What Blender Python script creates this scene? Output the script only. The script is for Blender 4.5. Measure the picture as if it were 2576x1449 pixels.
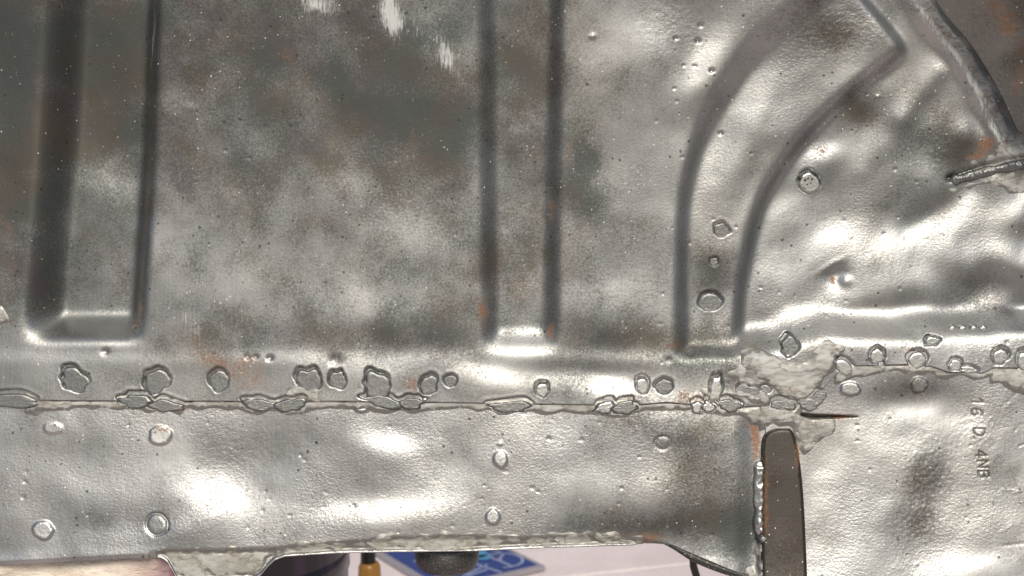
import bpy, math, random
import numpy as np

# ------------------------------------------------------------------ units and frame
# Everything on the metal is laid out on the panel's own flat plane, in "p" units
# (1 p = 0.25 mm), x to the right, y downwards, w towards the viewer.
S = 0.00025
CX, BY = 1288.0, 1449.0
DIST = 0.69                       # camera distance to the metal
LEAN = math.radians(5.0)          # the metal leans back a little
BASE_Z = 0.90 - (BY - 724.5) * S * math.cos(LEAN)

sc = bpy.context.scene
for o in list(bpy.data.objects):
    bpy.data.objects.remove(o)
COL = sc.collection

# ------------------------------------------------------------------ camera
def panel_to_world(x, y, w):
    lx, ly, lz = (x - CX) * S, -w * S, (BY - y) * S
    c, s = math.cos(-LEAN), math.sin(-LEAN)
    return (lx, ly * c - lz * s, BASE_Z + ly * s + lz * c)

cam_d = bpy.data.cameras.new("camera")
cam = bpy.data.objects.new("camera", cam_d)
COL.objects.link(cam)
cam.location = panel_to_world(CX, 724.5, DIST / S)
cam.rotation_euler = (math.radians(90) - LEAN, 0, 0)
cam_d.sensor_width = 36.0
cam_d.lens = 36.0 * DIST / (2576 * S)
cam_d.clip_start = 0.01
cam_d.clip_end = 500.0
cam_d.dof.use_dof = True
cam_d.dof.focus_distance = DIST - 0.003
cam_d.dof.aperture_fstop = 13.0
sc.camera = cam

# ------------------------------------------------------------------ light
SUN_EL, SUN_AZ = math.radians(44), math.radians(4)   # azimuth: to the right of straight behind the camera
world = bpy.data.worlds.new("World")
sc.world = world
world.use_nodes = True
wn = world.node_tree
wn.nodes.clear()
w_out = wn.nodes.new("ShaderNodeOutputWorld")
w_bg = wn.nodes.new("ShaderNodeBackground")
w_sky = wn.nodes.new("ShaderNodeTexSky")
w_sky.sky_type = 'NISHITA'
w_sky.sun_disc = False
w_sky.sun_elevation = SUN_EL
w_sky.sun_rotation = math.pi - SUN_AZ
w_sky.air_density = 1.0
w_sky.dust_density = 3.0
w_sky.ozone_density = .6
w_bg.inputs[1].default_value = 0.05
wn.links.new(w_sky.outputs[0], w_bg.inputs[0])
wn.links.new(w_bg.outputs[0], w_out.inputs[0])

sun_d = bpy.data.lights.new("sun", 'SUN')
sun_d.energy = 1.5
sun_d.angle = math.radians(30)
sun_d.color = (1.0, 0.945, 0.84)
sun = bpy.data.objects.new("sun", sun_d)
COL.objects.link(sun)
from mathutils import Vector
sdir = Vector((math.sin(SUN_AZ) * math.cos(SUN_EL), -math.cos(SUN_AZ) * math.cos(SUN_EL), math.sin(SUN_EL)))
sun.rotation_euler = sdir.to_track_quat('Z', 'Y').to_euler()
sun.location = (0.5, -2, 3)

vs = sc.view_settings
vs.view_transform = 'Standard'
vs.look = 'None'
vs.exposure = 1.06
vs.gamma = 1.0
vs.use_curve_mapping = False
sc.cycles.use_denoising = True
sc.cycles.max_bounces = 6

# ------------------------------------------------------------------ numpy raster helpers
R = 2.0
X0, Y0, X1, Y1 = -160, -160, 2740, 1620
NX, NY = int((X1 - X0) / R), int((Y1 - Y0) / R)
xs = X0 + R * np.arange(NX)
ys = Y0 + R * np.arange(NY)
GX, GY = np.meshgrid(xs, ys)
GX = GX.astype(np.float64); GY = GY.astype(np.float64)
KX = np.fft.fftfreq(NX, R)[None, :] * 2 * np.pi
KY = np.fft.fftfreq(NY, R)[:, None] * 2 * np.pi

def noise(seed, wl, aniso=1.0, ang=0.0, beta=0.0):
    """smooth unit-variance noise of wavelength about wl p; aniso stretches it along ang"""
    rng = np.random.default_rng(seed)
    f = np.fft.fft2(rng.standard_normal((NY, NX)))
    c, s = math.cos(ang), math.sin(ang)
    ka = (KX * c + KY * s) * aniso
    kb = -KX * s + KY * c
    k = np.sqrt(ka * ka + kb * kb) * wl / (2 * np.pi)
    filt = np.exp(-0.5 * (k / 0.7) ** 2) if beta == 0 else 1.0 / (1.0 + k ** 2) ** beta
    n = np.real(np.fft.ifft2(f * filt))
    return (n - n.mean()) / n.std()

def sstep(a, b, v):
    t = np.clip((v - a) / (b - a), 0, 1)
    return t * t * (3 - 2 * t)

def win(x, y, r):
    i0 = max(0, int((x - r - X0) / R)); i1 = min(NX, int((x + r - X0) / R) + 2)
    j0 = max(0, int((y - r - Y0) / R)); j1 = min(NY, int((y + r - Y0) / R) + 2)
    return slice(j0, j1), slice(i0, i1)

def blob(arr, x, y, rx, ry, amp, rot=0.0, mode='add'):
    """a soft gaussian patch; rot in degrees (clockwise in the picture)"""
    a = math.radians(rot)
    sl = win(x, y, 3.2 * max(rx, ry))
    if sl[0].start >= sl[0].stop or sl[1].start >= sl[1].stop:
        return
    dx, dy = GX[sl] - x, GY[sl] - y
    u = (dx * math.cos(a) + dy * math.sin(a)) / rx
    v = (-dx * math.sin(a) + dy * math.cos(a)) / ry
    g = np.exp(-(u * u + v * v))
    if mode == 'add':
        arr[sl] += amp * g
    else:
        arr[sl] = np.maximum(arr[sl], amp * g)

def poly_dist(pts, px, py):
    """distance to an open polyline and the sign of the side (positive to the right of travel)"""
    best = np.full(px.shape, 1e18); sign = np.ones(px.shape)
    for (ax, ay), (bx, by) in zip(pts[:-1], pts[1:]):
        ex, ey = bx - ax, by - ay
        t = np.clip(((px - ax) * ex + (py - ay) * ey) / (ex * ex + ey * ey), 0, 1)
        dx, dy = px - (ax + t * ex), py - (ay + t * ey)
        d = dx * dx + dy * dy
        m = d < best
        best = np.where(m, d, best)
        sign = np.where(m, np.where(ex * dy - ey * dx >= 0, 1.0, -1.0), sign)
    return np.sqrt(best), sign

def poly_sdf(pts, px, py):
    """signed distance to a closed polygon, positive inside"""
    d, _ = poly_dist(list(pts) + [pts[0]], px, py)
    inside = np.zeros(px.shape, bool)
    n = len(pts)
    for i in range(n):
        ax, ay = pts[i]; bx, by = pts[(i + 1) % n]
        if ay == by: continue
        c = ((ay > py) != (by > py)) & (px < (bx - ax) * (py - ay) / (by - ay) + ax)
        inside ^= c
    return np.where(inside, d, -d)

def smooth_pts(pts, n=6, closed=False):
    """Catmull-Rom through the points"""
    out = []
    m = len(pts)
    rng_ = range(m if closed else m - 1)
    for i in rng_:
        if closed:
            p0, p1, p2, p3 = (pts[(i + k) % m] for k in (-1, 0, 1, 2))
        else:
            p0, p1, p2, p3 = pts[max(i - 1, 0)], pts[i], pts[i + 1], pts[min(i + 2, m - 1)]
        for k in range(n):
            t = k / n
            out.append(tuple(0.5 * (2 * p1[q] + (p2[q] - p0[q]) * t + (2 * p0[q] - 5 * p1[q] + 4 * p2[q] - p3[q]) * t * t
                                    + (3 * p1[q] - p0[q] - 3 * p2[q] + p3[q]) * t ** 3) for q in (0, 1)))
    if not closed:
        out.append(tuple(pts[-1]))
    return out

def samp(arr, x, y):
    fx = np.clip((np.asarray(x, float) - X0) / R, 0, NX - 1.001)
    fy = np.clip((np.asarray(y, float) - Y0) / R, 0, NY - 1.001)
    i = fx.astype(int); j = fy.astype(int)
    fx = fx - i; fy = fy - j
    return (arr[j, i] * (1 - fx) * (1 - fy) + arr[j, i + 1] * fx * (1 - fy)
            + arr[j + 1, i] * (1 - fx) * fy + arr[j + 1, i + 1] * fx * fy)

def curve(pts):
    a = np.array(pts, float)
    return lambda x: np.interp(x, a[:, 0], a[:, 1])

# ------------------------------------------------------------------ outlines of the sheets
seam = curve([(-200, 1003), (0, 1003), (150, 1006), (610, 1009), (830, 1008), (1100, 1011), (1410, 1016), (1600, 1016), (1674, 1010),
              (1741, 1016), (1850, 1021), (1930, 1018), (2010, 1014), (2060, 985), (2110, 930), (2145, 919), (2280, 916),
              (2340, 921), (2380, 935), (2470, 938), (2495, 925), (2760, 925)])
sill_bottom = curve([(-200, 1433), (0, 1425), (200, 1413), (370, 1402), (408, 1403), (422, 1412), (436, 1436), (446, 1456), (470, 1464),
                     (632, 1462), (655, 1449), (672, 1428), (690, 1411), (715, 1402), (850, 1393), (1000, 1389), (1200, 1388),
                     (1400, 1380), (1595, 1376), (1606, 1373), (1650, 1372), (1690, 1374), (1750, 1399), (1830, 1432), (1900, 1458), (1960, 1480)])
flange_line = curve([(-200, 1500), (330, 1500), (380, 1392), (430, 1382), (560, 1385), (690, 1382), (760, 1374), (900, 1362), (1000, 1352), (1180, 1350),
                     (1300, 1356), (1480, 1352), (1560, 1356), (1620, 1362), (1680, 1376), (1960, 1500)])

# ------------------------------------------------------------------ dents: the light the hammered sheet catches
G = np.zeros((NY, NX))
DENTS = [
 # x, y, rx, ry, amount, rot        floor pan, left
 (250, 120, 90, 130, -.5, 0), (250, 450, 80, 90, .9, 0), (240, 655, 80, 60, .35, 0), (30, 250, 60, 200, -.4, 0),
 (620, 130, 150, 120, -.35, 20), (980, 280, 170, 120, -.55, 35), (1110, 420, 60, 150, -.35, 20), (640, 330, 90, 70, -.2, 0),
 (870, 460, 75, 55, .5, 25), (850, 360, 50, 40, .3, 0), (1075, 560, 95, 150, .45, 20), (830, 745, 130, 75, .6, -10),
 (560, 620, 90, 120, .12, 0), (960, 660, 60, 60, -.3, 30), (1010, 850, 150, 38, -.75, 5), (720, 850, 120, 30, -.1, 0),
 (560, 800, 80, 50, -.2, 0), (1150, 720, 30, 110, -.3, 0), (890, 20, 60, 40, .2, 0), (1130, 150, 30, 60, .35, 20),
 (500, 470, 60, 90, -.1, 0), (700, 540, 60, 60, .1, 0),
 # between the second rib and the arch
 (1330, 300, 60, 180, -.15, 0), (1320, 620, 60, 120, .1, 0),
 (1640, 70, 120, 80, .75, 15), (1560, 150, 60, 40, .2, 0), (1500, 330, 50, 110, -.3, 0), (1600, 420, 60, 110, .15, 5),
 (1490, 560, 30, 140, -.4, -12), (1600, 640, 70, 100, .05, 0), (1560, 850, 150, 45, -.6, 0), (1660, 500, 20, 150, .2, 0),
 (1785, 130, 40, 95, 1.3, 32), (1755, 205, 20, 30, .5, 20), (1470, 800, 60, 60, -.1, 0),
 # floor of the arch channel
 (1905, 235, 55, 105, 1.2, 25), (1830, 380, 45, 95, 1.1, 12), (1975, 290, 70, 50, .6, -40), (1815, 470, 40, 60, -.1, 0),
 (2080, 80, 110, 60, -.55, -10), (1800, 690, 60, 50, -.35, 0), (1830, 610, 25, 25, .3, 0), (2190, 50, 30, 60, .75, -40),
 (1895, 480, 18, 90, .5, 20),
 # right of the arch
 (2078, 376, 56, 34, 1.5, -15), (1965, 540, 60, 70, .85, 20), (1990, 660, 70, 60, .7, 0), (2085, 765, 60, 40, .75, -25),
 (2250, 610, 110, 60, .95, -15), (2330, 690, 110, 40, .35, -10), (2300, 770, 160, 40, -.45, 0), (1960, 800, 60, 40, -.35, 0), (2110, 580, 60, 50, .8, 0), (2180, 480, 40, 70, .2, 0),
 (2190, 255, 55, 45, -.8, 0), (2310, 330, 60, 90, -.45, 20), (2380, 480, 90, 60, -.4, -20), (2340, 540, 80, 22, -.55, -35),
 (2430, 130, 40, 80, .25, -30), (2480, 700, 80, 60, -.5, 0), (2420, 600, 60, 50, .15, 0), (1930, 790, 45, 60, -.3, 0),
 (2010, 800, 40, 40, .1, 0), (2180, 720, 60, 40, .35, 0), (2300, 220, 26, 90, .3, 32), (2250, 170, 40, 30, .15, 0),
 # ledges above the seam
 (2230, 842, 150, 16, .7, 4), (2150, 862, 60, 22, .4, 10), (2350, 868, 90, 22, .4, 4), (2480, 850, 80, 25, .5, 0), (2250, 800, 180, 18, -.3, 0),
 (1235, 938, 95, 34, .95, 12), (1520, 968, 66, 26, 1.5, 5), (1400, 950, 70, 22, .35, 0), (1480, 915, 180, 22, -.55, 3),
 (960, 925, 90, 24, .45, 0), (620, 960, 150, 30, .12, 0), (250, 930, 120, 25, .1, 0), (300, 880, 220, 12, -.2, 3), (1200, 900, 60, 16, -.5, 0),
 (1320, 990, 120, 14, -.25, 0), (1680, 990, 60, 20, .35, 0), (1700, 900, 60, 30, -.2, 0),
 # sill
 (590, 1215, 90, 66, 1.35, -28), (515, 1272, 110, 54, 1.4, -28), (450, 1312, 70, 28, .9, -20), (660, 1170, 60, 60, .35, -30), (350, 1240, 120, 60, .4, 0),
 (180, 1200, 120, 60, .3, 0), (720, 1130, 110, 50, -.35, -25), (920, 1285, 130, 36, 1.35, -5), (1090, 1265, 100, 40, .7, -10),
 (975, 1112, 70, 32, 1.0, 8), (1110, 1190, 90, 40, .45, -15), (1080, 1150, 60, 20, -.1, 0), (850, 1225, 80, 30, -.15, -15), (250, 1345, 150, 30, .7, -4),
 (90, 1290, 90, 40, .3, 0), (160, 1110, 150, 30, -.3, 0), (1270, 1300, 70, 40, .1, 0), (1420, 1200, 140, 40, .3, -15), (1390, 1120, 120, 30, .15, 0),
 (1640, 1310, 200, 55, -.6, -4), (1700, 1120, 120, 60, -.35, 0), (1560, 1165, 60, 60, -.15, 0), (1500, 1330, 180, 22, -.3, -3),
 (1800, 1200, 60, 120, -.2, 0), (60, 1395, 200, 14, .6, -5), (300, 1385, 100, 10, .5, -5),
 # end panel, right below
 (2290, 1040, 110, 34, .95, 0), (2180, 1085, 60, 40, .55, 0), (2080, 1230, 50, 90, .6, 0), (2130, 1380, 70, 60, .5, 0),
 (2440, 1415, 110, 34, 1.0, -5), (2250, 1120, 80, 30, .3, 0), (2330, 1210, 60, 60, -.45, 0), (2290, 985, 120, 28, -.6, 0),
 (2300, 1330, 60, 50, -.4, 20), (2440, 1120, 60, 50, .3, 0), (2430, 1250, 90, 60, .05, 0), (2520, 1180, 40, 90, -.3, 0),
 (2410, 1070, 50, 30, .5, 0), (2530, 1350, 60, 40, -.15, 0), (2200, 1250, 50, 50, .2, 0), (2470, 1020, 60, 30, -.2, 0),
]
for d in DENTS:
    blob(G, d[0], d[1], d[2], d[3], d[4], d[5])
G *= 1 - .34 * (GY > 930) * (GX > 1905) - .1 * (GY > 1012) * (GX <= 1905)
G *= 1 - .42 * sstep(1480, 1400, GX) * sstep(900, 860, GY)
G += 0.08 * noise(1, 190) + 0.03 * noise(2, 70)
right_w = sstep(1500, 2000, GX)
G += right_w * 0.07 * noise(3, 60) + 0.03 * (GY > 1000) * noise(4, 46)
G += -.25 * sstep(500, 100, GX) * sstep(900, 600, GY) - .12 * sstep(300, 0, GY)
G += -.34 * (GY > 1012) * (GX < 1905) * sstep(1400, 1300, GY) - .26 * (GY > 930) * (GX >= 1905) - .16 * sstep(1900, 2000, GX) * (GY <= 930) - .22 * sstep(885, 920, GY) * sstep(1040, 1000, GY) * (GX < 1850)
# slope towards the light -> height of the sheet (least squares in the Fourier domain)
SLOPE = 0.34
_D = DIST / S
_v = np.stack([-(GX - CX) / _D, -(GY - 724.5) / _D, np.ones_like(GX)]); _v /= np.sqrt((_v ** 2).sum(0))
_el = SUN_EL - LEAN
_h = _v + np.array([math.sin(SUN_AZ) * math.cos(_el), -math.sin(_el), math.cos(SUN_AZ) * math.cos(_el)])[:, None, None]
_hx, _hy = _h[0] / _h[2], _h[1] / _h[2]
_ln = np.hypot(_hx, _hy)
tx_, ty_ = -G * SLOPE * _hx / _ln, -G * SLOPE * _hy / _ln      # wanted slope of the sheet
Hd = np.real(np.fft.ifft2((-1j * KX * np.fft.fft2(tx_ - tx_.mean()) - 1j * KY * np.fft.fft2(ty_ - ty_.mean())) / (.45 * KX ** 2 + KY ** 2 + (2 * np.pi / 1500) ** 2)))
del _v, _h
Hd += -.2 * (GX - 545) * np.exp(-((GX - 545) / 120) ** 2 - ((GY - 1250) / 75) ** 2)      # facet of the big dent in the sill

# ------------------------------------------------------------------ pressed ribs
def wall(a, b, v):                         # rounded press profile
    return sstep(a, b, v)

def xcurve(pts):
    a = np.array(pts, float)
    return np.interp(GY, a[:, 0], a[:, 1])

def rib(l_out, l_in, r_in, r_out, y_in, y_out, depth):
    L = sstep(0, 1, (GX - xcurve(l_out)) / (xcurve(l_in) - xcurve(l_out)))
    Rr = sstep(0, 1, (xcurve(r_out) - GX) / (xcurve(r_out) - xcurve(r_in)))
    B = sstep(y_out, y_in, GY)
    m = np.minimum(np.minimum(L, Rr), B)
    return -depth * (0.12 * m + 0.88 * L * Rr * B)

Hpan = np.zeros((NY, NX))
Hpan += rib([(-160, 135), (0, 112), (400, 88), (800, 55)], [(-160, 215), (0, 196), (400, 170), (800, 132)],
            [(-160, 362), (0, 346), (400, 326), (800, 304)], [(-160, 426), (0, 412), (400, 396), (800, 370)], 786, 868, 86)
Hpan += rib([(-160, 1195), (400, 1200), (850, 1208)], [(-160, 1252), (400, 1255), (850, 1258)],
            [(-160, 1388), (0, 1380), (400, 1370), (850, 1364)], [(-160, 1430), (0, 1422), (400, 1416), (850, 1410)], 824, 892, 34)
arch_l = smooth_pts([(1692, 900), (1692, 700), (1698, 520), (1722, 400), (1752, 300), (1800, 200), (1862, 110), (1940, 32), (2080, -80), (2170, -150)])
arch_r = smooth_pts([(1858, 900), (1868, 740), (1890, 620), (1922, 510), (1990, 395), (2085, 285), (2170, 208), (2262, 140)])
arch_t = [(2262, 140), (2284, 108), (2250, 60), (2190, -10), (2120, -90), (2060, -160)]
dl, sl_ = poly_dist(arch_l, GX, GY)
dr, sr_ = poly_dist(arch_r, GX, GY)
dt, st_ = poly_dist(smooth_pts(arch_t), GX, GY)
up = sstep(420, 150, GY)
archpoly = list(arch_l) + [(2060, -160)] + list(reversed(smooth_pts(arch_t))) + list(reversed(arch_r))
ins = poly_sdf(archpoly, GX, GY) > 0
ledge = curve([(1840, 880), (1900, 868), (2000, 846), (2100, 832), (2250, 838), (2400, 822), (2740, 800)])
_nl = noise(51, 130)
led_y = ledge(GX) + 3 * _nl
path_r = list(arch_r) + smooth_pts(arch_t)[1:]
reg_r = poly_sdf(path_r + [(2740, -160), (2740, 900)], GX, GY)
m_right = sstep(-20, 24, reg_r)
m_led = sstep(0, 1, (34 - (GY - led_y)) / (92 + 10 * noise(52, 200)))                 # the recess climbs back to the flange at its lower end
mL = sstep(0, 1, dl / (46 + 30 * up)); mB = sstep(906, 862, GY)
m3 = np.where(ins | (reg_r > 0), np.minimum(mL, np.where(reg_r > 0, m_led, mB)), 0)
Hpan += -(34 + 5 * sstep(2200, 2600, GX) * _nl) * np.where(reg_r > 0, np.minimum(m_led, 1), m3) - 34 * m_right * m_led
# soft ledge of the flange that is welded down, and the crease on the right
Hpan += 4 * sstep(876, 918, GY) * sstep(2000, 1900, GX)
def soften(a, sig):
    pad = 40
    b = np.pad(a, pad, mode='edge')
    kx = np.fft.fftfreq(b.shape[1], R)[None, :] * 2 * np.pi; ky = np.fft.fftfreq(b.shape[0], R)[:, None] * 2 * np.pi
    return np.real(np.fft.ifft2(np.fft.fft2(b) * np.exp(-.5 * sig * sig * (kx * kx + ky * ky))))[pad:-pad, pad:-pad]
Hpan = soften(Hpan, 8.5)
# crater dent with its rim
blob(Hpan, 2122, 692, 30, 26, -9); blob(Hpan, 2142, 706, 16, 14, 6); blob(Hpan, 2105, 668, 40, 10, 3, -30)
# bowl round the screw
blob(Hpan, 2053, 454, 70, 60, -7)
# diagonal bead folds on the right
for a, b, h, wd in (((2290, 290), (2390, 170), 5, 26), ((2190, 420), (2290, 290), 3, 34), ((2310, 560), (2470, 470), -5, 34)):
    d_, _ = poly_dist([a, b], GX, GY)
    Hpan += h * np.exp(-(d_ / wd) ** 2)
# rolled flange that climbs to the upper right corner
flr = smooth_pts([(2300, -60), (2345, 20), (2420, 110), (2485, 215), (2535, 320), (2590, 420)])
d_, s_ = poly_dist(flr, GX, GY)
Hpan += (15 * np.exp(-((d_ - 4) / 20) ** 2)) * sstep(560, 440, GY)
Hpan += 3

Hsill = 10 * np.sin(np.clip((GY - 1010) / 390, 0, 1) * math.pi) * 1.0
Hsill += 16 * sstep(1340, 1420, GY) * 0
fl = flange_line(GX)
Hsill += -11 * sstep(-8, 10, GY - fl)                       # joggle down to the sealed lower flange
bot = sill_bottom(GX)
Hsill += 7 * sstep(12, 3, bot - GY) * (GX > 395) * (GX < 1620)  # bright rolled lip
Hsill += -7 * sstep(13, 0, bot - GY) * sstep(400, 280, GX)
Hsill += -14 * sstep(1840, 1905, GX) * sstep(1030, 1080, GY)
Hend = -2 + 0 * GX
Hend += -8 * sstep(1960, 2010, -GX + 4020) * 0

# ------------------------------------------------------------------ masks of what covers the steel, plus painted groove shade
PAT_SHADE = np.zeros((NY, NX)); RUST = np.zeros((NY, NX)); PALE = np.zeros((NY, NX)); TINT = np.zeros((NY, NX))
# brown-black oxide film left by the stripper
for p in [(250, 150, 90, 160, .45), (40, 400, 90, 400, .4), (620, 120, 160, 140, .45), (960, 270, 210, 170, .6), (620, 420, 120, 120, .3),
          (1130, 420, 60, 220, .5), (1330, 250, 90, 260, .4), (1480, 480, 60, 230, .5), (1560, 840, 170, 60, .55), (1000, 840, 150, 55, .5),
          (700, 840, 120, 40, .2), (1600, 640, 90, 120, .3), (2080, 70, 110, 70, .75), (2350, 330, 120, 110, .6), (2190, 258, 60, 50, .75),
          (2330, 500, 130, 50, .4), (2500, 740, 90, 60, .6), (1800, 690, 70, 110, .55), (1760, 880, 110, 60, .5), (1640, 1320, 220, 60, .7),
          (1780, 1180, 120, 140, .7), (1860, 1350, 60, 80, .8), (2300, 980, 110, 40, .45), (2330, 1200, 70, 70, .4), (2310, 1320, 70, 60, .4),
          (1600, 1080, 200, 60, .35), (560, 820, 120, 60, .25), (1290, 700, 90, 160, .35), (2500, 1180, 70, 140, .3), (1850, 960, 60, 50, .4),
          (2460, 360, 60, 60, .5), (90, 720, 80, 120, .35)]:
    blob(PAT_SHADE, p[0], p[1], p[2], p[3], p[4])
PAT_SHADE += 0.10 * noise(11, 110) + 0.04 * noise(12, 40)
PAT_SHADE += .4 * sstep(620, 60, GX) * sstep(820, 250, GY) + .15 * sstep(350, 0, GY) * sstep(1500, 1200, GX)
PAT_SHADE += .2 * sstep(1500, 1380, GX) * sstep(930, 850, GY)
PAT_SHADE += 0.18 - .12 * right_w - .10 * (GY > 1010)
for p in [(130, 780, 40, 60, .25), (345, 780, 26, 90, .55), (360, 500, 16, 160, .4), (720, 130, 40, 60, .3), (1215, 790, 22, 70, .7), (1385, 835, 14, 30, .95),
          (1385, 500, 10, 80, .4), (1310, 720, 60, 60, .35), (600, 930, 60, 40, .5), (470, 850, 80, 30, .4), (660, 970, 60, 30, .5), (1080, 350, 60, 60, .35),
          (1780, 985, 40, 40, .6), (1730, 1000, 50, 20, .5), (1900, 1090, 12, 60, 1.1), (1895, 1060, 20, 20, 1.0), (1985, 1060, 40, 16, .8), (2005, 1130, 10, 60, .9),
          (2113, 702, 10, 14, 1.2), (2085, 375, 14, 18, .5), (2510, 350, 24, 20, 1.1), (2480, 385, 40, 14, .7), (2080, 1049, 70, 8, 1.5), (1550, 1365, 200, 12, .6),
          (1620, 1350, 90, 16, .6), (1640, 1025, 60, 10, .7), (770, 985, 20, 30, .6), (1040, 965, 30, 24, .7), (1560, 1000, 80, 14, .5), (1700, 870, 60, 20, .4),
          (1750, 720, 26, 40, .4), (405, 1080, 30, 20, .6), (140, 1070, 40, 24, .5), (1925, 1250, 12, 110, .7), (2520, 900, 40, 50, .4), (2290, 880, 30, 16, .7),
          (10, 620, 50, 140, .5), (1435, 360, 12, 60, .5), (560, 900, 80, 30, .3), (980, 1030, 100, 8, .6), (500, 1030, 160, 8, .6), (700, 1030, 60, 10, .5)]:
    blob(RUST, *p)
for p in [(985, 40, 30, 62, 1.05, -15), (800, 8, 60, 34, .7, 10), (1125, 140, 28, 64, .68, -22), (1055, 80, 16, 50, .35, -20), (490, 820, 30, 50, .5, -35), (375, 90, 12, 80, .6, 8),
          (2420, 905, 160, 10, .4, 0), (620, 890, 20, 8, .4, 0), (900, 905, 80, 10, .5, 3), (1490, 960, 40, 10, .4, 0), (1700, 910, 60, 30, .3, 0), (350, 430, 10, 60, .3, 0)]:
    blob(PALE, p[0], p[1], p[2], p[3], p[4], p[5])

GRAIN = .5 + .45 * right_w + .5 * (GY > 1010) * sstep(1900, 1300, GX) + .1 * (GY > 1010)
for p in [(2090, 60, 130, 80, 1.2), (1700, 70, 130, 90, .6), (830, 740, 140, 80, .3)]:
    blob(GRAIN, *p)
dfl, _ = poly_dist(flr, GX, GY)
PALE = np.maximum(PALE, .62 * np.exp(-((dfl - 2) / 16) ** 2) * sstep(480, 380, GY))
for p in [(2520, 60, 30, 80, .7, -20), (2570, 200, 40, 60, .6, 0), (2480, 0, 20, 60, .4, 0)]:
    blob(RUST, p[0], p[1], p[2], p[3], p[4], p[5])
for p in [(215, 840, 170, 50, -.6), (1310, 870, 130, 40, -.35), (2540, 30, 60, 60, .5), (2570, 150, 50, 50, .6), (1960, 1200, 60, 60, .3), (1990, 1380, 50, 80, .4), (1950, 1300, 30, 60, -.4), (1985, 1150, 30, 40, -.3)]:
    blob(PAT_SHADE, *p)
GRAIN *= 1 + .3 * noise(41, 210)
# ------------------------------------------------------------------ holes, welds, pits carved in the sheets
rnd = random.Random(5)
def lump_outline(x, y, rx, ry, rot=0, seed=0, n=40, rough=.12):
    rr = random.Random(seed)
    ph = [rr.uniform(0, 6.28) for _ in range(8)]
    am = [rough * k_ for k_ in (.6, .5, .38, .32, .26, .22, .18, .15)]
    pts = []
    for k in range(n):
        t = 2 * math.pi * k / n
        f = 1 + sum(am[i] * math.sin((i + 2) * t + ph[i]) for i in range(8))
        a, b = rx * f * math.cos(t), ry * f * math.sin(t)
        c, s = math.cos(math.radians(rot)), math.sin(math.radians(rot))
        pts.append((x + a * c - b * s, y + a * s + b * c))
    return pts

def carve(arr, pts, depth, edge=4.0, burr=.7):
    x = [p[0] for p in pts]; y = [p[1] for p in pts]
    cx, cy = (min(x) + max(x)) / 2, (min(y) + max(y)) / 2
    r = max(max(x) - min(x), max(y) - min(y)) / 2 + 24
    sl = win(cx, cy, r)
    s = poly_sdf(pts, GX[sl], GY[sl])
    g = np.clip((max(y) - GY[sl]) / (max(y) - min(y)), 0, 1)
    arr[sl] += -depth * (.72 + .28 * g) * sstep(-edge * .4, edge, s) + burr * np.exp(-((s + 4) / 5.0) ** 2)
    return s, sl

HOLES = [  # x, y, rx, ry, rot, depth, nugget scale, dx, dy, top, rough, bright
 (190, 950, 38, 34, 30, 15, .86, 3, 6, -4, .14, 0), (395, 954, 38, 33, -10, 15, .84, 2, 5, -4, .10, 0), (551, 953, 26, 33, 0, 14, .80, 2, 6, -6, .08, 0),
 (778, 950, 34, 34, -20, 14, .72, -4, 9, -3, .16, 0), (850, 952, 25, 25, 0, 13, .62, 3, 5, -4, .12, 0), (948, 963, 38, 36, 10, 14, .74, -6, 6, -4, .14, 0),
 (1078, 964, 25, 28, 20, 12, .82, 0, 4, -2, .10, 0), (1133, 955, 18, 18, 0, 11, .70, 1, 1, -3, .06, 0), (1363, 976, 19, 22, 20, 14, .74, 2, 5, 1, .08, 1),
 (1614, 965, 18, 26, -12, 12, .84, -1, 4, 3, .06, 1), (1668, 968, 24, 22, -30, 12, .80, 5, 5, -1, .10, 0), (1797, 972, 20, 36, 12, 12, .84, -2, 4, 3, .14, 1),
 (1866, 975, 16, 20, 60, 10, .84, 0, 3, -3, .10, 0), (1890, 982, 22, 16, 10, 10, .86, 0, 3, -3, .12, 0), (1922, 976, 16, 14, 0, 10, .84, 0, 2, -2, .08, 0),
 (1819, 575, 23, 20, 0, 10, .80, 2, 3, 1, .12, 0), (1800, 657, 13, 13, 0, 6, .74, 0, 1, 0, .06, 0), (1791, 757, 32, 27, 0, 9, .88, 0, 2, -5, .05, 0),
 (1985, 868, 25, 28, 0, 13, .82, 0, 5, -1, .14, 0), (2120, 918, 21, 30, -40, 12, .80, 3, 4, 1, .10, 1), (2202, 892, 22, 24, 0, 12, .88, 0, 3, 3, .08, 1),
 (2213, 916, 9, 16, -20, 10, .80, 0, 2, 2, .10, 1), (2303, 901, 27, 27, 20, 13, .86, 2, 2, 2, .08, 1), (2343, 856, 22, 15, -18, 11, .80, 2, 3, 2, .16, 1),
 (2400, 915, 20, 18, -50, 12, .80, 3, 5, 1, .10, 1), (2435, 928, 28, 11, 6, 10, .84, 0, 2, 2, .10, 1), (2514, 893, 23, 25, 30, 13, .84, 1, 3, 2, .10, 1),
 (2578, 905, 24, 32, 0, 13, .84, 1, 3, 2, .08, 1), (2053, 448, 31, 29, 20, 17, .82, 1, 0, 10, .07, 2)]
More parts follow.
